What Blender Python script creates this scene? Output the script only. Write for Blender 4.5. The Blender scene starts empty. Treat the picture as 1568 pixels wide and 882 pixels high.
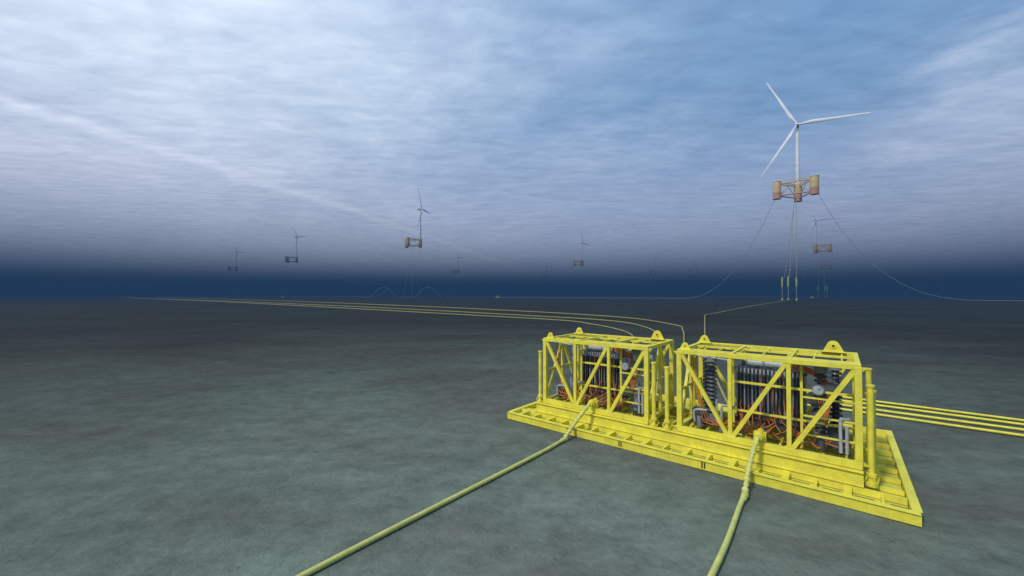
import bpy, math, random
from mathutils import Vector, Matrix, noise as mnoise
random.seed(7)
S=bpy.context.scene
S.view_settings.view_transform='Standard'
try: S.view_settings.look='None'
except: pass
S.view_settings.exposure=0

# ---------------------------------------------------------------- helpers
class MB:
    def __init__(s): s.v=[];s.f=[];s.m=[];s.sm=[]
    def add(s,vs,fs,mi=0,smooth=False):
        b=len(s.v); s.v.extend([tuple(x) for x in vs])
        for f in fs:
            s.f.append([b+i for i in f]); s.m.append(mi); s.sm.append(smooth)
    def box(s,c,size,mi=0):
        x,y,z=c; a,b,d=[k/2*(1+random.uniform(-.004,.004)) for k in size]
        vs=[(x+i*a,y+j*b,z+k*d) for i in(-1,1) for j in(-1,1) for k in(-1,1)]
        s.add(vs,[(0,1,3,2),(4,6,7,5),(0,4,5,1),(2,3,7,6),(0,2,6,4),(1,5,7,3)],mi)
    def beam(s,p,q,w,h=None,mi=0,up=(0,0,1)):
        p=Vector(p);q=Vector(q); h=h or w
        j=random.uniform(-.005,.005); w+=j; h+=j*1.1
        d=(q-p).normalized(); u=Vector(up)
        if abs(d.dot(u))>.97: u=Vector((0,1,0))
        sd=d.cross(u).normalized(); uu=sd.cross(d).normalized()
        vs=[]
        for e in(p,q):
            for a,b in((-1,-1),(1,-1),(1,1),(-1,1)): vs.append(e+sd*(a*w/2)+uu*(b*h/2))
        s.add(vs,[(3,2,1,0),(4,5,6,7),(0,1,5,4),(1,2,6,5),(2,3,7,6),(3,0,4,7)],mi)
    def ibeam(s,p,q,w,h,t=.05,mi=0):
        p=Vector(p);q=Vector(q)
        o=Vector((0,0,h/2-t/2))
        s.beam(p+o,q+o,w,t,mi); s.beam(p-o,q-o,w,t,mi); s.beam(p,q,t,h-2*t-.004,mi)
    def cyl(s,p,q,r,r2=None,n=14,mi=0,caps=True):
        p=Vector(p);q=Vector(q); r2=r if r2 is None else r2
        d=(q-p).normalized(); u=Vector((0,0,1)) if abs(d.z)<.95 else Vector((1,0,0))
        a=d.cross(u).normalized(); b=d.cross(a).normalized()
        vs=[]
        for e,rr in((p,r),(q,r2)):
            for i in range(n):
                t=2*math.pi*i/n; vs.append(e+a*(rr*math.cos(t))+b*(rr*math.sin(t)))
        s.add(vs,[(i,i+n,(i+1)%n+n,(i+1)%n) for i in range(n)],mi,True)
        if caps:
            s.add(vs[:n],[tuple(range(n))],mi); s.add(vs[n:],[tuple(reversed(range(n)))],mi)
    def tube(s,pts,r,n=8,mi=0,radii=None):
        pts=[Vector(p) for p in pts]; N=len(pts); vs=[]; prev=None
        for i,p in enumerate(pts):
            d=(pts[min(i+1,N-1)]-pts[max(i-1,0)]).normalized()
            if prev is None:
                u=Vector((0,0,1)) if abs(d.z)<.9 else Vector((1,0,0))
                a=d.cross(u).normalized()
            else:
                a=(prev-d*prev.dot(d)).normalized()
            prev=a; b=d.cross(a).normalized(); rr=radii[i] if radii else r
            for k in range(n):
                t=2*math.pi*k/n; vs.append(p+a*(rr*math.cos(t))+b*(rr*math.sin(t)))
        fs=[(i*n+k,(i+1)*n+k,(i+1)*n+(k+1)%n,i*n+(k+1)%n) for i in range(N-1) for k in range(n)]
        s.add(vs,fs,mi,True)
        s.add(vs[:n],[tuple(range(n))],mi); s.add(vs[-n:],[tuple(reversed(range(n)))],mi)
    def obj(s,name,mats,parent=None,bevel=0):
        me=bpy.data.meshes.new(name); me.from_pydata(s.v,[],s.f); me.update()
        for m in mats: me.materials.append(m)
        for p,mi,sm in zip(me.polygons,s.m,s.sm): p.material_index=mi; p.use_smooth=sm
        o=bpy.data.objects.new(name,me); S.collection.objects.link(o)
        if parent: o.parent=parent
        if bevel:
            b=o.modifiers.new('bevel','BEVEL'); b.width=bevel; b.segments=2; b.limit_method='ANGLE'; b.angle_limit=math.radians(50)
        return o
def smoothpts(P,k=10):
    P=[Vector(p) for p in P]; out=[]
    Q=[2*P[0]-P[1]]+P+[2*P[-1]-P[-2]]
    for i in range(1,len(Q)-2):
        a,b,c,d=Q[i-1:i+3]
        for j in range(k):
            t=j/k
            out.append(.5*((2*b)+(c-a)*t+(2*a-5*b+4*c-d)*t*t+(3*b-a-3*c+d)*t**3))
    out.append(P[-1]); return out
def empty(name,loc=(0,0,0),rz=0):
    e=bpy.data.objects.new(name,None); e.location=loc; e.rotation_euler=(0,0,rz); S.collection.objects.link(e); return e

# ---------------------------------------------------------------- materials
def mat(name,c1,c2=None,rough=.5,metal=0,scale=3,bump=0,bscale=40,lo=.35,hi=.7,spec=.4):
    m=bpy.data.materials.new(name); m.use_nodes=True; nt=m.node_tree; N=nt.nodes; L=nt.links
    b=N['Principled BSDF']; b.inputs['Roughness'].default_value=rough; b.inputs['Metallic'].default_value=metal
    b.inputs['Specular IOR Level'].default_value=spec
    tc=N.new('ShaderNodeTexCoord')
    n=N.new('ShaderNodeTexNoise'); n.inputs['Scale'].default_value=scale; n.inputs['Detail'].default_value=5; n.inputs['Roughness'].default_value=.65
    L.new(tc.outputs['Object'],n.inputs['Vector'])
    r=N.new('ShaderNodeValToRGB'); r.color_ramp.elements[0].position=lo; r.color_ramp.elements[1].position=hi
    c2=c2 or [x*.8 for x in c1]
    r.color_ramp.elements[0].color=(*c2,1); r.color_ramp.elements[1].color=(*c1,1)
    L.new(n.outputs['Fac'],r.inputs['Fac']); L.new(r.outputs['Color'],b.inputs['Base Color'])
    if bump:
        n2=N.new('ShaderNodeTexNoise'); n2.inputs['Scale'].default_value=bscale; n2.inputs['Detail'].default_value=2
        L.new(tc.outputs['Object'],n2.inputs['Vector'])
        bp=N.new('ShaderNodeBump'); bp.inputs['Strength'].default_value=bump; bp.inputs['Distance'].default_value=.05
        L.new(n2.outputs['Fac'],bp.inputs['Height']); L.new(bp.outputs['Normal'],b.inputs['Normal'])
    return m
M_Y=mat('yellow_paint',(.80,.72,.065),(.60,.53,.06),rough=.55,scale=1.6,lo=.28,hi=.6)
M_YD=mat('yellow_deck_paint',(.66,.61,.08),(.45,.42,.09),rough=.65,scale=1.3,lo=.25,hi=.62)
M_HOLE_MARK=mat('dark_hole_mark',(.035,.04,.03),rough=.9)  # dark discs paint in the shade of holes that are not cut
M_OLIVE=mat('dark_olive_panel',(.10,.12,.07),(.2,.2,.06),rough=.9,scale=2)  # thin dark olive sheets on the plate, in the bays between ribs
M_G=mat('grey_steel',(.23,.26,.29),(.13,.15,.18),rough=.5,scale=2)
M_DG=mat('dark_grey_housing',(.09,.10,.12),(.045,.05,.06),rough=.5,scale=2)
M_W=mat('pale_pipe_paint',(.42,.46,.49),(.28,.32,.35),rough=.4,scale=3)
M_O=mat('orange_cable',(.62,.19,.04),(.36,.10,.025),rough=.6,scale=4)
M_B=mat('black_insulator',(.05,.053,.06),rough=.35)
M_H=mat('pale_yellow_hose',(.62,.62,.17),(.44,.46,.14),rough=.7,scale=3,bump=.15,bscale=12,lo=.3,hi=.65)
M_C=mat('yellow_cable_sheath',(.40,.36,.10),(.28,.26,.09),rough=.8,scale=.5)
M_RC=mat('pale_riser_sheath',(.62,.60,.36),(.5,.49,.32),rough=.8,scale=.3)
M_R=mat('pale_mooring_rope',(.55,.62,.60),(.42,.48,.48),rough=.8,scale=.3)
M_TW=mat('turbine_white_paint',(.86,.87,.88),(.80,.82,.84),rough=.4,scale=.2)
M_NG=mat('nacelle_grey_paint',(.40,.42,.45),rough=.5,scale=.3)
def floatmat():
    m=mat('floater_ochre_paint',(.84,.64,.28),(.70,.50,.20),rough=.7,scale=.25)
    nt=m.node_tree;N=nt.nodes;L=nt.links;b=N['Principled BSDF']
    src=b.inputs['Base Color'].links[0].from_socket
    tc=N.new('ShaderNodeTexCoord'); sp=N.new('ShaderNodeSeparateXYZ'); L.new(tc.outputs['Object'],sp.inputs[0])
    no=N.new('ShaderNodeTexNoise'); no.inputs['Scale'].default_value=.4; L.new(tc.outputs['Object'],no.inputs['Vector'])
    ad=N.new('ShaderNodeMath'); ad.operation='MULTIPLY_ADD'; ad.inputs[1].default_value=4; L.new(no.outputs['Fac'],ad.inputs[0]); L.new(sp.outputs['Z'],ad.inputs[2])
    mr=N.new('ShaderNodeMapRange'); mr.inputs['From Min'].default_value=166; mr.inputs['From Max'].default_value=169; L.new(ad.outputs[0],mr.inputs['Value'])
    mx=N.new('ShaderNodeMixRGB'); mx.inputs[1].default_value=(.58,.32,.19,1); L.new(mr.outputs[0],mx.inputs[0]); L.new(src,mx.inputs[2]); L.new(mx.outputs[0],b.inputs['Base Color'])
    return m
M_F=floatmat()

# ---------------------------------------------------------------- seabed
def seabed():
    n=130; vs=[];fs=[]
    def g(t,c): return c+45*t+200*t**3+14000*(t**9)
    T=[-1+2*i/n for i in range(n+1)]
    for ty in T:
        y=g(ty,25)
        for tx in T:
            x=g(tx,8)
            r=math.hypot(x-8,y-25); a=.05 if r<60 else .05+min(.35,(r-60)*.002)
            if r>900:a=0
            z=a*(mnoise.noise(Vector((x*.11,y*.11,0)))+.6*mnoise.noise(Vector((x*.31,y*.31,4))))-.03
            vs.append((x,y,z))
    for j in range(n):
        for i in range(n):
            k=j*(n+1)+i; fs.append((k,k+1,k+n+2,k+n+1))
    me=bpy.data.meshes.new('seabed'); me.from_pydata(vs,[],fs); me.update()
    for p in me.polygons:p.use_smooth=True
    o=bpy.data.objects.new('seabed',me); S.collection.objects.link(o)
    m=bpy.data.materials.new('seabed_silt'); m.use_nodes=True; nt=m.node_tree;N=nt.nodes;L=nt.links;b=N['Principled BSDF']
    b.inputs['Roughness'].default_value=.95; b.inputs['Specular IOR Level'].default_value=.1
    tc=N.new('ShaderNodeTexCoord')
    def nz(sc,det,ro,sx=1,sy=1,dist=0):
        mp=N.new('ShaderNodeMapping'); mp.inputs['Scale'].default_value=(sx,sy,1); mp.inputs['Rotation'].default_value=(0,0,.15)
        L.new(tc.outputs['Object'],mp.inputs[0])
        x=N.new('ShaderNodeTexNoise'); x.inputs['Scale'].default_value=sc; x.inputs['Detail'].default_value=det; x.inputs['Roughness'].default_value=ro; x.inputs['Distortion'].default_value=dist
        L.new(mp.outputs[0],x.inputs['Vector']); return x
    def ramp(a,b_,ca,cb,src):
        r=N.new('ShaderNodeValToRGB'); e=r.color_ramp.elements; e[0].position=a;e[1].position=b_;e[0].color=(*ca,1);e[1].color=(*cb,1)
        L.new(src,r.inputs[0]); return r
    def mul(a,b_,f=1):
        x=N.new('ShaderNodeMixRGB'); x.blend_type='MULTIPLY'; x.inputs[0].default_value=f; L.new(a,x.inputs[1]); L.new(b_,x.inputs[2]); return x.outputs[0]
    big=ramp(.32,.68,(.140,.168,.134),(.20,.252,.200),nz(.09,5,.62,.6,1).outputs['Fac'])
    brown=ramp(.44,.68,(0,0,0),(1,1,1),nz(.045,5,.68,.4,1,.6).outputs['Fac'])
    mx=N.new('ShaderNodeMixRGB'); L.new(brown.outputs[0],mx.inputs[0]); L.new(big.outputs[0],mx.inputs[1]); mx.inputs[2].default_value=(.128,.122,.100,1)
    mott=ramp(.3,.7,(.60,.60,.60),(1.28,1.28,1.28),nz(.7,8,.8,.7,1).outputs['Fac'])
    c=mul(mx.outputs[0],mott.outputs[0])
    vo=N.new('ShaderNodeTexVoronoi'); vo.inputs['Scale'].default_value=1.3; L.new(tc.outputs['Object'],vo.inputs['Vector'])
    gr=ramp(.03,.09,(.55,.52,.48),(1,1,1),vo.outputs['Distance']); c=mul(c,gr.outputs[0],.8)
    # base colour darkens with distance from the camera, painting in light falloff
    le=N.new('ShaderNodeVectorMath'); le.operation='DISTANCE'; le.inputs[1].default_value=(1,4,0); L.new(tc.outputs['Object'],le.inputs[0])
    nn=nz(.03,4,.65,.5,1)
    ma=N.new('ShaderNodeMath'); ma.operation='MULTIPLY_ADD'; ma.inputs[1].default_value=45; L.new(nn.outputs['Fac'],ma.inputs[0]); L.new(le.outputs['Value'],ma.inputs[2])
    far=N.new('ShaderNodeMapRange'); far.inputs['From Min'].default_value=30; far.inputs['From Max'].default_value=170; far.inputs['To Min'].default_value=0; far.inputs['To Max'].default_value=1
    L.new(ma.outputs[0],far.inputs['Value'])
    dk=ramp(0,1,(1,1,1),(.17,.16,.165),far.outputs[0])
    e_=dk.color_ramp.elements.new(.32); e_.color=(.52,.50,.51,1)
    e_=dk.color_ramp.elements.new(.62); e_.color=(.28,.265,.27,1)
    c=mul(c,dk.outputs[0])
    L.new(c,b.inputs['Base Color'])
    bp=N.new('ShaderNodeBump'); bp.inputs['Strength'].default_value=.7; bp.inputs['Distance'].default_value=.25
    L.new(nz(1.1,7,.72).outputs['Fac'],bp.inputs['Height']); L.new(bp.outputs[0],b.inputs['Normal'])
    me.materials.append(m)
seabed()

# ---------------------------------------------------------------- water volume + surface
SIG=.00088
FOG=(.014,.042,.098)
wb=MB(); wb.box((0,3000,87.5),(26000,26000,187)); 
wm=bpy.data.materials.new('sea_water'); wm.use_nodes=True; nt=wm.node_tree; nt.nodes.remove(nt.nodes['Principled BSDF'])
ab=nt.nodes.new('ShaderNodeVolumeAbsorption'); ab.inputs['Color'].default_value=(0,0,0,1); ab.inputs['Density'].default_value=SIG
em=nt.nodes.new('ShaderNodeEmission'); em.inputs['Color'].default_value=(*[c/FOG[2] for c in FOG],1); em.inputs['Strength'].default_value=FOG[2]*SIG
ad=nt.nodes.new('ShaderNodeAddShader'); nt.links.new(ab.outputs[0],ad.inputs[0]); nt.links.new(em.outputs[0],ad.inputs[1])
nt.links.new(ad.outputs[0],nt.nodes['Material Output'].inputs['Volume'])
wb.obj('water',[wm])
sm=MB(); R=13000; sm.add([(-R,-R,183),(R,-R,183),(R,R,183),(-R,R,183)],[(0,1,2,3)])
m=bpy.data.materials.new('sea_surface_ripples'); m.use_nodes=True; nt=m.node_tree;N=nt.nodes;L=nt.links
N.remove(N['Principled BSDF']); tr=N.new('ShaderNodeBsdfTransparent'); L.new(tr.outputs[0],N['Material Output'].inputs['Surface'])
tc=N.new('ShaderNodeTexCoord')
def rn(sx,sy,rot,det,ro,di):
    mp=N.new('ShaderNodeMapping'); mp.inputs['Scale'].default_value=(sx,sy,1); mp.inputs['Rotation'].default_value=(0,0,rot); L.new(tc.outputs['Object'],mp.inputs[0])
    x=N.new('ShaderNodeTexNoise'); x.inputs['Scale'].default_value=1; x.inputs['Detail'].default_value=det; x.inputs['Roughness'].default_value=ro; x.inputs['Distortion'].default_value=di; L.new(mp.outputs[0],x.inputs['Vector']); return x.outputs['Fac']
a=rn(.012,.028,.12,3,.55,.9); b_=rn(.026,.06,-.2,2,.55,.6)
mu=N.new('ShaderNodeMath'); mu.operation='ADD'; L.new(a,mu.inputs[0]); L.new(b_,mu.inputs[1])
r=N.new('ShaderNodeMapRange'); r.inputs['From Min'].default_value=.7; r.inputs['From Max'].default_value=1.3; L.new(mu.outputs[0],r.inputs['Value'])
mx=N.new('ShaderNodeMixRGB'); mx.inputs[1].default_value=(.78,.81,.85,1); mx.inputs[2].default_value=(1,1,1,1); L.new(r.outputs[0],mx.inputs[0]); L.new(mx.outputs[0],tr.inputs['Color'])
sm.obj('sea_surface',[m])

# ---------------------------------------------------------------- sky
SUN=Vector((-.55,-.42,.72)).normalized()
el=math.asin(SUN.z); rot=math.atan2(SUN.x,SUN.y)
w=bpy.data.worlds.new('World'); S.world=w; w.use_nodes=True; nt=w.node_tree;N=nt.nodes;L=nt.links
try:
    w.cycles.sampling_method='MANUAL'; w.cycles.sample_map_resolution=256
except Exception as ex: print(ex)
bg=N['Background']; bg.inputs['Strength'].default_value=.1
sk=N.new('ShaderNodeTexSky'); sk.sky_type='NISHITA'; sk.sun_disc=False; sk.sun_elevation=el; sk.sun_rotation=rot%(2*math.pi)
tc=N.new('ShaderNodeTexCoord'); sp=N.new('ShaderNodeSeparateXYZ'); L.new(tc.outputs['Generated'],sp.inputs[0])
def mth(op,a,b=None,c=None,clamp=False):
    x=N.new('ShaderNodeMath'); x.operation=op; x.use_clamp=clamp
    for i,v in enumerate((a,b,c)):
        if v is None: continue
        if isinstance(v,(int,float)): x.inputs[i].default_value=v
        else: L.new(v,x.inputs[i])
    return x.outputs[0]
zz=mth('ADD',mth('MAXIMUM',sp.outputs['Z'],0),.10)
PX=mth('DIVIDE',sp.outputs['X'],zz); PY=mth('DIVIDE',sp.outputs['Y'],zz)
cx=N.new('ShaderNodeCombineXYZ'); L.new(PX,cx.inputs[0]); L.new(PY,cx.inputs[1])
def cn(sx,sy,rot,det,ro,di,off=0):
    mp=N.new('ShaderNodeMapping'); mp.vector_type='TEXTURE'; mp.inputs['Scale'].default_value=(1/sx,1/sy,1); mp.inputs['Rotation'].default_value=(0,0,rot); mp.inputs['Location'].default_value=(off,off*.7,0)
    L.new(cx.outputs[0],mp.inputs[0])
    x=N.new('ShaderNodeTexNoise'); x.inputs['Scale'].default_value=1; x.inputs['Detail'].default_value=det; x.inputs['Roughness'].default_value=ro; x.inputs['Distortion'].default_value=di
    L.new(mp.outputs[0],x.inputs['Vector']); return x.outputs['Fac']
big=cn(.5,.7,.5,3,.5,.4,3.1); wisp=cn(.8,1.7,-.9,6,.56,.8,1.3); puff=cn(4,4,0,5,.6,.4,7.7)
side=mth('MULTIPLY',sp.outputs['X'],-.55)
rgt=N.new('ShaderNodeMapRange'); rgt.interpolation_type='SMOOTHSTEP'; rgt.inputs['From Min'].default_value=.57; rgt.inputs['From Max'].default_value=.78; rgt.inputs['To Max'].default_value=.46; L.new(mth('ADD',sp.outputs['X'],mth('MULTIPLY',mth('SUBTRACT',wisp,.5),.3)),rgt.inputs['Value'])
side=mth('ADD',side,rgt.outputs[0])
cov=mth('ADD',mth('ADD',mth('MULTIPLY',big,.65),mth('MULTIPLY',wisp,.50)),mth('MULTIPLY',puff,.26))
cov=mth('ADD',cov,side)
wob=mth('MULTIPLY',mth('SUBTRACT',wisp,.5),.2)
ln=mth('ADD',mth('ADD',mth('ADD',mth('MULTIPLY',PX,.913),mth('MULTIPLY',PY,-.407)),2.42),wob)
stk=mth('SUBTRACT',1,mth('DIVIDE',mth('ABSOLUTE',ln),.09),clamp=True)
cov=mth('ADD',cov,mth('MULTIPLY',mth('MULTIPLY',stk,puff),.6))
mr=N.new('ShaderNodeMapRange'); mr.interpolation_type='SMOOTHSTEP'; mr.inputs['From Min'].default_value=.42; mr.inputs['From Max'].default_value=1.42; L.new(cov,mr.inputs['Value'])
t1=N.new('ShaderNodeMixRGB'); t1.blend_type='MULTIPLY'; t1.inputs[0].default_value=1; L.new(sk.outputs[0],t1.inputs[1]); t1.inputs[2].default_value=(.9,.85,.8,1)
t2=N.new('ShaderNodeMixRGB'); t2.inputs[0].default_value=.88; L.new(t1.outputs[0],t2.inputs[1]); t2.inputs[2].default_value=(3.0,5.3,8.8,1)
cl=N.new('ShaderNodeMixRGB'); L.new(mr.outputs[0],cl.inputs[0]); L.new(t2.outputs[0],cl.inputs[1]); cl.inputs[2].default_value=(12.6,13.8,15.6,1)
hz=N.new('ShaderNodeMapRange'); hz.interpolation_type='SMOOTHSTEP'; hz.inputs['From Min'].default_value=.07; hz.inputs['From Max'].default_value=.42; hz.inputs['To Min'].default_value=.8; hz.inputs['To Max'].default_value=0; L.new(sp.outputs['Z'],hz.inputs['Value'])
hm=N.new('ShaderNodeMixRGB'); L.new(hz.outputs[0],hm.inputs[0]); L.new(cl.outputs[0],hm.inputs[1]); hm.inputs[2].default_value=(8.8,9.8,13.0,1)
L.new(hm.outputs[0],bg.inputs['Color'])
sl=bpy.data.lights.new('sun','SUN'); sl.energy=3.1; sl.angle=math.radians(6); sl.color=(1,.96,.9)
so=bpy.data.objects.new('sun',sl); S.collection.objects.link(so); so.rotation_euler=SUN.to_track_quat('Z','Y').to_euler()

# ---------------------------------------------------------------- substation foundation + modules (local metres)
A=(-.37,31.9,0); RZ=math.radians(-39.6)
PL,PW=23.25,13.6
base=empty('subsea_foundation_base',A,RZ)
mb=MB()
for (p,q) in (((0,.13,.26),(PL,.13,.26)),((0,PW-.13,.26),(PL,PW-.13,.26)),((.13,.27,.26),(.13,PW-.27,.26)),((PL-.13,.27,.26),(PL-.13,PW-.27,.26))):
    mb.beam(p,q,.26,.5)
mb.beam((0.02,.10,.52),(PL-.02,.10,.52),.34,.03); mb.beam((PL-.10,.3,.52),(PL-.10,PW,.52),.34,.03); mb.beam((.10,.3,.52),(.10,PW,.52),.34,.03)
mb.box((PL/2,PW/2,.16),(PL-.5,PW-.5,.05),1)
k=0; x=1.0
while x<PL-.6:
    mb.beam((x,.27,.34),(x,1.5,.34),.12 if k%2 else .30,.30)
    mb.box((x+.62,.88,.188),(.72,.84,.004),3)
    x+=1.24; k+=1
mb.beam((.3,1.55,.37),(PL-.3,1.55,.37),.16,.30)
yy=2.6
while yy<PW-.8:
    mb.beam((21.6,yy,.34),(PL-.3,yy,.34),.10,.24)
    for dx in(.4,1.05):
        mb.cyl((21.7+dx,yy+.7,.185),(21.7+dx,yy+.7,.191),.13,n=16,mi=2)
    yy+=1.5
for i in range(11):
    for j in range(3):
        mb.cyl((1.6+i*1.9,9.2+j*1.6,.185),(1.6+i*1.9,9.2+j*1.6,.191),.13,n=14,mi=2)
for x in (1.0,6.0,11.4,16.5,21.4): mb.beam((x,8,.34),(x,PW-.3,.34),.2,.28)
yy=2.2
while yy<PW-.8:
    mb.beam((.3,yy,.31),(1.6,yy,.31),.1,.24); yy+=1.5
for x in(5.6,9.5,14.5): 
    mb.beam((x,-.02,.12),(x,-.02,.44),.05,.05,2); mb.beam((x+.14,-.02,.12),(x+.14,-.02,.44),.05,.05,2)
mb.obj('mudmat',[M_Y,M_YD,M_HOLE_MARK,M_OLIVE],base,.012)
sk_=MB(); X0,X1=1.7,21.45; Y0,Y1=1.7,7.5
for y in(Y0,Y1): sk_.ibeam((X0,y,.92),(X1,y,.92),.42,.72,.06)
sk_.beam((X0,Y0-.06,.92),(X1,Y0-.06,.92),.05,.60)
for x in(X0+.2,X1-.2): sk_.ibeam((x,Y0+.23,.92),(x,Y1-.23,.92),.38,.66,.06)
for i in range(1,12):
    x=X0+i*(X1-X0)/12; sk_.ibeam((x,Y0+.2,.80),(x,Y1-.2,.80),.22,.4,.05)
for y in(3.6,5.6): sk_.ibeam((X0+.4,y,.86),(X1-.4,y,.86),.25,.36,.04)
def gpost(x,y,z0,z1,r=.15):
    sk_.cyl((x,y,z0),(x,y,z1),r,n=18)
    sk_.cyl((x,y,z1),(x,y,z1+.1),r*1.3,n=18)
    sk_.cyl((x,y,z0),(x,y,z0+.18),r*1.9,n=18); sk_.cyl((x,y,z0+.45),(x,y,z0+.6),r*1.5,n=18)
    for a in range(4):
        t=a*math.pi/2+.5; sk_.beam((x+.3*math.cos(t),y+.3*math.sin(t),z0+.2),(x+.15*math.cos(t),y+.15*math.sin(t),z0+.5),.03,.08)
for (x,y,z1) in((2.0,1.75,5.3),(1.9,7.3,5.1),(11.15,1.75,5.4),(12.0,1.75,5.2),(11.2,7.3,5.2),(12.1,7.3,5.2),(21.75,2.1,5.4),(21.85,2.9,5.0),(21.9,7.2,5.5)):
    gpost(x,y,.55 if x>21.5 else 1.28,z1,.135)
sk_.beam((21.2,2.4,5.0),(21.9,2.4,5.0),.12); sk_.beam((21.2,2.4,2.2),(21.9,2.4,2.2),.12)
sk_.obj('skid_and_guide_posts',[M_Y],base,.012)

def module(name,x0,x1,kind):
    e=empty(name,A,RZ)
    y0,y1,zb,zt=1.9,7.0,1.48,6.35
    n=3; xs=[x0+(x1-x0)*i/n for i in range(n+1)]
    f=MB(); W=.26
    for y in(y0,y1):
        f.beam((x0-.12,y,zb),(x1+.12,y,zb),W+.05,W+.07); f.beam((x0-.12,y,zt),(x1+.12,y,zt),W,W)
        for i,x in enumerate(xs):
            f.beam((x,y,zb),(x,y,zt),W+.03 if i in(0,n) else W-.05)
        dg=[(0,1),(1,0),(1,0)] 
        for i,(a,b) in enumerate(dg):
            za,zc=((zt-.1,zb+.1) if (a,b)==(0,1) else (zb+.1,zt-.1))
            f.beam((xs[i]+.1,y,za),(xs[i+1]-.1,y,zc),W-.04,W-.05,up=(0,1,0))
    for x in(x0,x1):
        f.beam((x,y0,zb),(x,y1,zb),W+.05); f.beam((x,y0,zt),(x,y1,zt),W-.02)
        ym=(y0+y1)/2
        f.beam((x,ym,zb),(x,ym,zt),W-.06); f.beam((x,y0+.1,zb+.1),(x,ym,zt-.1),W-.07,up=(1,0,0)); f.beam((x,ym,zt-.1),(x,y1-.1,zb+.1),W-.07,up=(1,0,0))
        f.beam((x,y0,3.9),(x,y1,3.9),.12)
    for x in xs[1:-1]: f.beam((x,y0,zt+.01),(x,y1,zt+.01),.18,.2)
    for k in range(7):
        x=x0+(k+.5)*(x1-x0)/7; f.beam((x,y0+.1,zt-.03),(x,y1-.1,zt-.03),.07,.10)
    for y in(3.3,5.5): f.beam((x0,y,zt-.02),(x1,y,zt-.02),.12,.14)
    f.box(((xs[2]+xs[3])/2,(y0+3.3)/2,zt+.06),(xs[3]-xs[2]-.2,1.1,.03))
    for k in range(16):
        x=xs[0]+.3+k*.17; f.beam((x,5.6,zt+.05),(x,6.9,zt+.05),.03,.05)
    for k in range(9):
        x=x0+(k+.5)*(x1-x0)/9; f.beam((x,y0,zb-.02),(x,y1,zb-.02),.12,.16)
    for z in(3.0,4.7): f.beam((xs[1],y0+.95,z),(xs[3],y0+.95,z),.12)
    f.beam((xs[1],y0+.95,zb),(xs[1],y0+.95,zt),.13); f.beam((xs[2]+.5,y0+.95,zb),(xs[2]+.5,y0+.95,zt),.13)
    for z in (2.4,3.4,4.4): f.beam((xs[2]+.6,y0+.5,z),(xs[3],y0+.5,z),.09)
    for x in xs:
        for z,sg in((zt,-1),(zb,1)):
            f.add([(x-.38,y0-.02,z),(x+.38,y0-.02,z),(x,y0-.02,z+sg*.42),(x-.38,y0+.03,z),(x+.38,y0+.03,z),(x,y0+.03,z+sg*.42)],[(0,1,2),(5,4,3),(0,3,4,1),(1,4,5,2),(2,5,3,0)])
    for (x,y,s_) in((x0+.25,y0+.35,.8),(x0+.3,y1-.25,1),(x1-1.0,y1-.25,1.25)):
        prof=[(a*s_,b*s_) for a,b in [(-.42,0),(.42,0),(.20,.46),(.08,.55),(-.08,.55),(-.20,.46)]]
        vs=[(x+a,y-.05,zt+.1+b) for a,b in prof]+[(x+a,y+.05,zt+.1+b) for a,b in prof]
        f.add(vs,[tuple(range(6)),tuple(reversed(range(6,12)))]+[(i,i+6,(i+1)%6+6,(i+1)%6) for i in range(6)])
        f.cyl((x,y-.09,zt+.1+.3*s_),(x,y+.09,zt+.1+.3*s_),.12*s_,n=14); f.cyl((x,y-.095,zt+.1+.3*s_),(x,y+.095,zt+.1+.3*s_),.06*s_,n=12,mi=1)
        f.box((x,y,zt+.12),(.95*s_,.35,.05))
    f.obj('yellow_frame',[M_Y,M_HOLE_MARK],e,.01)
    q=MB()  # 0 grey,1 dark,2 pale,3 black
    cxm=x0+4.6 if kind else x0+4.1; L_=3.4; 
    q.box((cxm,4.6,3.9),(L_,2.2,2.9),0); q.box((cxm,4.6,5.45),(L_+.25,2.4,.16),1)
    q.box((cxm,4.6,2.3),(L_+.3,2.4,.3),1)
    for k in range(17):
        x=cxm-L_/2+.1+k*(L_-.2)/16
        q.box((x,3.32,3.9),(.07,.36,2.5),1 if k%2 else 0)
        q.cyl((x,3.25,5.25),(x,3.25,5.5),.05,n=8,mi=2)
    for k in range(5):
        x=cxm-1.4+k*.7; q.cyl((x,4.3,5.5),(x,4.3,5.8),.16,.1,n=10,mi=3)
    q.cyl((cxm-1.1,3.5,5.85),(cxm+1.0,3.5,5.85),.22,n=18,mi=2)
    for s_ in(-1.1,1.0): q.cyl((cxm+s_-.04,3.5,5.85),(cxm+s_+.04,3.5,5.85),.27,n=18,mi=0)
    for k,(dx,z,r_) in enumerate(((2.3,4.3,.42),(2.35,3.2,.36),(2.9,4.9,.3))):
        q.cyl((cxm+dx,2.9,z),(cxm+dx,4.4,z),r_,n=20,mi=0); q.cyl((cxm+dx,2.82,z),(cxm+dx,2.9,z),r_*1.15,n=20,mi=1)
    gx=cxm+2.35; q.cyl((gx,2.45,4.85),(gx,2.6,4.85),.28,n=24,mi=0); q.cyl((gx,2.42,4.85),(gx,2.45,4.85),.23,n=24,mi=2); q.beam((gx,2.41,4.85),(gx+.13,2.41,4.98),.03,.02,3)
    stacks=[(x0+1.55,3.3),(x0+1.0,4.6),(x1-1.5,3.2),(x1-.9,4.7)] if kind else [(x1-1.2,3.0),(x0+.9,4.8),(x1-.7,4.6)]
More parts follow.
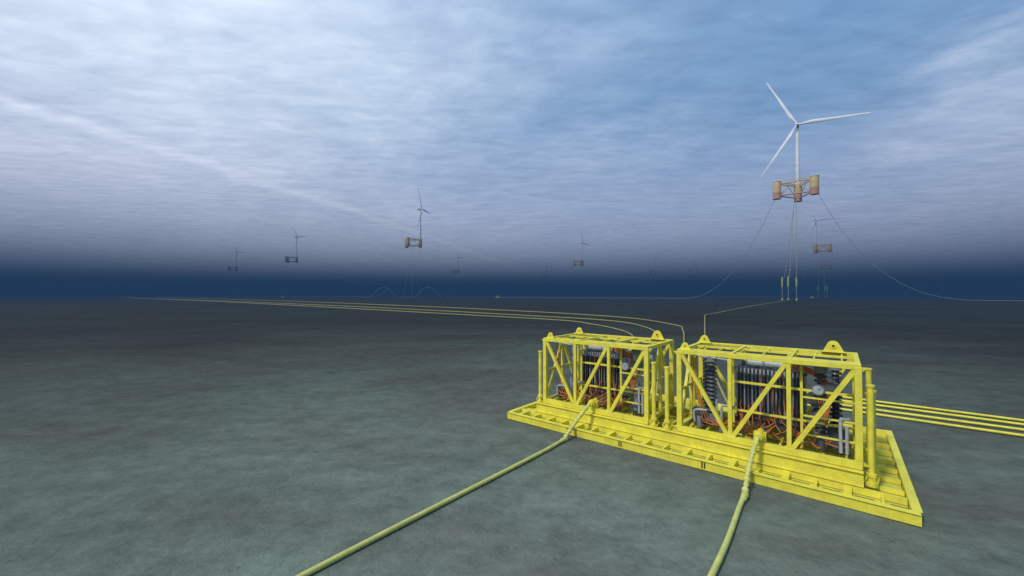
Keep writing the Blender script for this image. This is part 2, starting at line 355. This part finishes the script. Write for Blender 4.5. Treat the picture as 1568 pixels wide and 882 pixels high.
    for (sx,sy) in stacks:
        big_=kind
        q.cyl((sx,sy,1.9),(sx,sy,5.9),.17,n=14,mi=1 if big_ else 2)
        z=2.6
        while z<5.6:
            if big_ : q.cyl((sx,sy,z),(sx,sy,z+.12),.32,.27,n=18,mi=1 if sx<x0+3 else 3)
            z+=.26
        q.cyl((sx,sy,5.7),(sx,sy,6.1),.3,n=18,mi=0); q.cyl((sx,sy,1.8),(sx,sy,2.4),.34,n=18,mi=0)
    if not kind:
        for dx in(1.95,2.4): q.cyl((cxm+dx,3.3,2.6),(cxm+dx,3.3,5.3),.2,n=16,mi=2)
    def pp(P,r=.07,mi=2): q.tube(smoothpts(P,5),r,8,mi)
    pp([(x1-.7,2.3,1.8),(x1-.7,2.3,3.4),(x1-.6,2.35,3.5),(x1-.35,2.6,3.5)],.08)
    pp([(x1-.45,2.3,1.8),(x1-.45,2.3,3.2)],.08)
    pp([(x0+2.3,2.4,1.9),(x0+2.3,2.4,3.1),(x0+2.5,2.5,3.2),(x0+3.0,2.8,3.2)],.07)
    pp([(x0+2.0,2.5,1.9),(x0+2.0,2.5,3.5)],.06)
    pp([(x0+.7,2.6,1.9),(x0+.7,2.6,2.6),(x0+1.4,2.7,2.7)],.07)
    pp([(cxm-1.6,2.9,5.6),(cxm-1.9,2.9,5.9),(x0+.6,3.2,6.0)],.06)
    for k in range(6):
        x=x0+.9+k*1.2+random.uniform(-.2,.2); y=2.7+random.uniform(-.15,.3)
        q.cyl((x,y,1.62),(x,y,2.0+random.random()*.3),.15,n=12,mi=random.choice((0,1,0)))
    q.box((x1-.8,3.6,2.2),(.9,.9,1.1),1); q.box((x0+.9,3.5,2.1),(1.0,.7,.9),1)
    q.obj('transformer_and_switchgear',[M_G,M_DG,M_W,M_B],e,.012)
    c=MB()
    for k in range(16):
        x=cxm-L_/2+.1+k*(L_-.2)/15
        xe=x+random.uniform(-.5,.9); 
        zl=random.uniform(1.75,2.3); zt_=random.choice((5.45,3.4,3.0,3.6))
        pts=[(x,3.1,zt_),(x+random.uniform(-.03,.03),3.0,zt_-.4),(x+random.uniform(-.1,.1),2.95,zt_*.3+2.0),(x+random.uniform(-.15,.3),2.8,zl+.4),(xe,2.6,zl)]
        c.tube(smoothpts(pts,5),.028,6)
    for k in range(16):
        x=random.uniform(x0+.5,x1-1.4); pts=[(x,2.9,random.uniform(1.9,2.4)),(x+.5,2.5,random.uniform(1.75,2.3)),(x+1.0,2.4,random.uniform(1.75,2.2)),(x+1.5,2.9,random.uniform(1.9,2.7))]
        if pts[-1][0]<x1: c.tube(smoothpts(pts,5),.033,6)
    for k in range(6):
        z=5.5+k*.06; pts=[(cxm-1.2+k*.15,3.9,5.6),(cxm+.2,3.6,z+.25),(cxm+1.8,3.3,z+.1),(x1-1.5+k*.07,3.0,5.2),(x1-1.6+k*.1,2.8,4.2),(x1-1.3,2.7,3.0)]
        c.tube(smoothpts(pts,6),.03,6)
    for k in range(3):
        pts=[(x0+.4+k*.12,3,5.9),(x0+.5+k*.15,2.8,4.6),(x0+.9+k*.1,2.7,3.2),(x0+1.2+k*.2,2.6,2.0)]
        c.tube(smoothpts(pts,6),.03,6)
    c.obj('orange_cabling',[M_O],e)
    h=MB(); hx=6.64 if not kind else 17.07
    h.cyl((hx,2.3,2.12),(hx,1.35,2.02),.18,n=16); h.cyl((hx,1.75,2.07),(hx,1.55,2.05),.24,n=16); h.box((hx,2.1,1.9),(.6,.4,.5))
    h.obj('hose_connector',[M_Y],e,.01)
module('subsea_transformer_module',2.4,10.63,0)
module('subsea_transformer_module',12.74,21.3,1)

RM=Matrix.Translation(A)@Matrix.Rotation(RZ,4,'Z')
def loc(x,y,z): return RM@Vector((x,y,z))

# ---------------------------------------------------------------- front hoses
def hose(name,hx,edge,g0,g1):
    h=MB()
    up=[loc(hx,1.35,2.02),loc(hx-.05,1.0,1.85),loc(*edge)+Vector((0,0,.12)),Vector(g0)+Vector((0,0,.10))]
    path=smoothpts(up,12)
    h.tube(path,.10,10)
    acc=0; k=0
    for i in range(1,len(path)):
        acc+=(path[i]-path[i-1]).length
        if acc>.22:
            d=(path[i]-path[i-1]).normalized(); p=path[i]
            r=.17 if k%2 else .13
            h.cyl(p-d*.08,p+d*.08,r,r*.75,n=12); acc=0; k+=1
    g0=Vector(g0);g1=Vector(g1); d=(g1-g0)
    pts=[Vector(up[-1])]
    for j in range(1,14):
        t=j/9; p=g0+d*t; side=Vector((-d.y,d.x,0)).normalized(); p+=side*(.035*math.sin(t*5+hx)); p.z=.10; pts.append(p)
    h.tube(smoothpts(pts,5),.11,12)
    h.cyl(up[-1]-d.normalized()*.25,up[-1]+d.normalized()*.3,.17,.13,n=14)
    h.obj(name,[M_H])
hose('subsea_hose',6.64,(6.2,-.05,.75),(3.5,26.9,.05),(-7.2,14.2,.05))
hose('subsea_hose',17.07,(16.85,-.05,.75),(11.3,19.4,.05),(7.05,14.1,.05))

# ---------------------------------------------------------------- export cables on the right
for y in(19.8,21.5,23.3,25.0):
    c=MB(); P=[loc(14+ (25-y)*.3,13.4,.4),loc(14.2+(25-y)*.3,15.5,.15),loc(17,y-.9,.14),loc(20,y,.14)]
    x=24
    while x<120:
        P.append(loc(x,y+.12*math.sin(x*.13+y),.14)); x+=6
    c.tube(smoothpts(P,5),.10,8); c.obj('export_power_cable',[M_Y])
def G(u,v): # seabed coordinates from survey bearings
    d=6060/(v-450.0); return ((u-784)*d/606,d,.2)
for P in ([loc(6,8,.4),G(968,560),G(972,523),G(955,508),G(905,497),G(850,490.5),G(700,482),G(500,470.8),G(315,461.2),G(200,456.7)],
          [loc(9,8,.4),G(1008,560),G(1010,520),G(988,502),G(930,491.5),G(800,483.5),G(600,472.6),G(400,463.5),G(280,458.8),G(180,455)],
          [loc(12,8,.4),G(1050,560),G(1047,535),G(1045,506),G(1030,498),G(950,486.5),G(800,477),G(600,467.7),G(400,460),G(240,455)]):
    c=MB(); pp=smoothpts(P,12); rad=[.12+min(.25,max(0,(p.y-40))*.0008) for p in pp]
    c.tube(pp,.2,6,radii=rad); c.obj('array_power_cable',[M_C])

# ---------------------------------------------------------------- turbines
def turbine(cx_,cy_,colang,psi,alpha,Lb=88,bs=1):
    e=empty('floating_wind_turbine',(cx_,cy_,0))
    R=26.5; cols=[(R*math.cos(colang+k*2*math.pi/3),R*math.sin(colang+k*2*math.pi/3)) for k in range(3)]
    f=MB()
    for (x,y) in cols:
        f.cyl((x,y,155),(x,y,181),5.4,n=28); f.cyl((x,y,181),(x,y,181.6),5.8,n=28)
        for z in(163,172): f.cyl((x,y,z),(x,y,z+.4),5.55,n=28)
    for i in range(3):
        a=cols[i]; b=cols[(i+1)%3]; d=Vector((b[0]-a[0],b[1]-a[1])).normalized()*5.2
        A_=(a[0]+d.x,a[1]+d.y);B_=(b[0]-d.x,b[1]-d.y)
        f.cyl((*A_,178.5),(*B_,178.5),1.0,n=12); f.cyl((*A_,160),(*B_,160),1.0,n=12)
        f.cyl((*A_,161),((a[0]+b[0])/2,(a[1]+b[1])/2,177.8),.5,n=10); f.cyl(((a[0]+b[0])/2,(a[1]+b[1])/2,177.8),(*B_,161),.5,n=10)
        f.beam((*A_,181),(*B_,181),1.4,.4)
        for s_ in(-1,1):
            o=Vector((-d.y,d.x)).normalized()*.9*s_
            f.beam((A_[0]+o.x,A_[1]+o.y,182.3),(B_[0]+o.x,B_[1]+o.y,182.3),.2,.2)
    f.obj('semi_submersible_floater',[M_F],e)
    tx,ty=cols[0]; t=MB()
    t.cyl((tx,ty,181.5),(tx,ty,272),3.1*bs,1.9*bs,n=28); t.cyl((tx,ty,181.5),(tx,ty,183),4,n=24)
    t.obj('tower',[M_TW],e)
    pv=Vector((math.cos(psi),math.sin(psi),0)); ax=Vector((pv.y,-pv.x,0))
    if ax.dot(Vector((cx_,cy_,0)))>0: ax=-ax
    nz_=MB(); c0=Vector((tx,ty,275))
    nz_.beam(c0-ax*9,c0+ax*3,4.6,4.4); nz_.cyl(c0+ax*3,c0+ax*5,2.1,n=20); nz_.box((tx-ax.x*5,ty-ax.y*5,277.8),(2,2,1.2))
    nz_.obj('nacelle',[M_NG],e,.3)
    r=MB(); hub=c0+ax*6.2
    r.cyl(hub-ax*1.6,hub+ax*1.2,2.3,2.0,n=20); r.cyl(hub+ax*1.2,hub+ax*2.6,2.0,.5,n=20)
    for k in range(3):
        an=alpha+k*2*math.pi/3; d=pv*math.cos(an)+Vector((0,0,math.sin(an))); td=pv*(-math.sin(an))+Vector((0,0,math.cos(an)))
        secs=[(0,2.6,2.4,0),(.05,2.6,2.3,0),(.18,5.4,1.7,.6),(.35,4.5,1.2,.5),(.55,3.5,.85,.3),(.75,2.6,.55,.15),(.92,1.7,.32,0),(1,.5,.12,-.1)]
        vs=[];n=12
        for (s_,ch,th,off) in secs:
            ch*=bs; th*=bs
            tw=(1-s_)*.25; cdir=td*math.cos(tw)+ax*math.sin(tw); tdir=ax*math.cos(tw)-td*math.sin(tw)
            c_=hub+d*(1.2+s_*Lb)+td*off*ch*.3
            for j in range(n):
                a=2*math.pi*j/n; vs.append(c_+cdir*(ch/2*math.cos(a))+tdir*(th/2*math.sin(a)))
        fs=[(i*n+j,(i+1)*n+j,(i+1)*n+(j+1)%n,i*n+(j+1)%n) for i in range(len(secs)-1) for j in range(n)]
        r.add(vs,fs,0,True); r.add(vs[-n:],[tuple(range(n))])
    r.obj('rotor',[M_TW],e)
def place(u,v,D=None,**k):
    D=D or 145*606/(450-v); return turbine((u-784)*D/606,D,**k)
rad=math.radians
turbine(432.3,599.7,rad(49.5),rad(-36),rad(-3))
place(630,378,1230,colang=rad(20),psi=rad(80),alpha=rad(0),Lb=75)
place(444,402,1830,colang=rad(20),psi=rad(78),alpha=rad(10),Lb=55,bs=.65)
place(354,411,2500,colang=rad(40),psi=rad(78),alpha=rad(5),Lb=55,bs=.65)
place(1257,386,1390,colang=rad(80),psi=rad(-20),alpha=rad(0))
place(887,405,2050,colang=rad(40),psi=rad(50),alpha=rad(-5),Lb=70,bs=.8)
place(697,413,2850,colang=rad(40),psi=rad(70),alpha=rad(5),Lb=70,bs=.7)
place(1001,416,2950,colang=rad(40),psi=rad(60),alpha=rad(5),Lb=70,bs=.7)
place(1268,408,2350,colang=rad(20),psi=rad(10),alpha=rad(50),Lb=70,bs=.7)
place(1064,421,3600,colang=rad(40),psi=rad(30),alpha=rad(25),Lb=70,bs=.7)
place(834,421,3800,colang=rad(40),psi=rad(30),alpha=rad(15),Lb=70,bs=.7)

# ---------------------------------------------------------------- moorings and risers
def catenary(top,td,anchor,p=2.4,r=.5,name='mooring_line'):
    T=Vector(top);D_=Vector(td); pts=[]
    for i in range(41):
        t=i/40; q=T.lerp(D_,t); q.z=.4+(top[2]-.4)*(1-t)**p; pts.append(q)
    An=Vector(anchor)
    for i in range(1,13): 
        q=D_.lerp(An,i/12); q.z=.4; pts.append(q)
    c=MB(); c.tube(pts,r,6); c.obj(name,[M_R])
catenary((404,606,156),(366,866,.4),(-37,1010,.4),2.6,.30)
catenary((444,572,156),(690,560,.4),(1000,520,.4),3.0,.30)
def riser(x0,y0,z0,x1,y1,r=.32,mt=M_RC,name='riser_cable',buoy=True):
    c=MB(); P=[(x0,y0,z0),(x0+(x1-x0)*.4,y0+(y1-y0)*.4,z0*.6),(x0+(x1-x0)*.8,y0+(y1-y0)*.8,z0*.25),(x1,y1,34),(x1,y1,18),(x1,y1,1)]
    c.tube(smoothpts(P,8),r,6)
    if buoy:
        c.tube([(x1,y1,20),(x1,y1,22),(x1,y1,32),(x1,y1,38)],1.0,10,1,radii=[.6,1.4,1.3,.5]); c.cyl((x1,y1,0),(x1,y1,3),1.5,.9,n=14,mi=1)
    c.obj(name,[mt,M_H])
riser(431,602,157,423,606); riser(434,602,157,440,612); riser(433,604,157,437,640)
for (tx,ty) in (((1257-784)*1390/606,1390),((630-784)*1230/606,1230)):
    for k,(dx,dy) in enumerate(((-18,-10),(6,-20),(22,10))): riser(tx+dx*.2,ty,157,tx+dx,ty+dy,.24,M_R,buoy=tx>0)
    for sx in(-1,1): catenary((tx+sx*24,ty,156),(tx+sx*150,ty+40,.4),(tx+sx*420,ty+90,.4),3,.18)
for sx in(-1,1):
    tx=(632-784)*1230/606; c=MB()
    P=[(tx+sx*(k*13),1150,0.5+ (28*math.sin(math.pi*min(1,max(0,(k-2)/6))) if k>2 else 0)) for k in range(0,11)]
    c.tube(smoothpts(P,6),.3,6); c.obj('dynamic_power_cable',[M_R])
c=MB(); P=[loc(15,8,.4),G(1080,545),G(1079,520),G(1079,490),G(1080,483.5),G(1092,481),G(1150,469.5),G(1198,461.5),(423,602,1)]
pp=smoothpts(P,14); c.tube(pp,.3,6,radii=[.12+min(.35,max(0,(p.y-40))*.0009) for p in pp]); c.obj('infield_power_cable',[M_C])
def anchor(x,y,s):
    e=MB(); e.box((x,y,.6*s),(5*s,3*s,1.2*s)); e.beam((x-1.6*s,y,1.2*s),(x,y,2.6*s),.5*s); e.beam((x+1.6*s,y,1.2*s),(x,y,2.6*s),.5*s); e.cyl((x,y-.5,2.6*s),(x,y+.5,2.6*s),.5*s)
    e.obj('seabed_anchor',[M_H],None,.05*s)
anchor(-37,1010,2.0); anchor(-700,1210,1.5); anchor(720,950,1.5)

# ---------------------------------------------------------------- camera
cd=bpy.data.cameras.new('camera'); cd.sensor_width=36; cd.lens=36*606/1568; cd.clip_start=.1; cd.clip_end=60000
co=bpy.data.objects.new('camera',cd); S.collection.objects.link(co); co.location=(0,0,10); co.rotation_euler=(math.radians(90+.85),0,0); S.camera=co
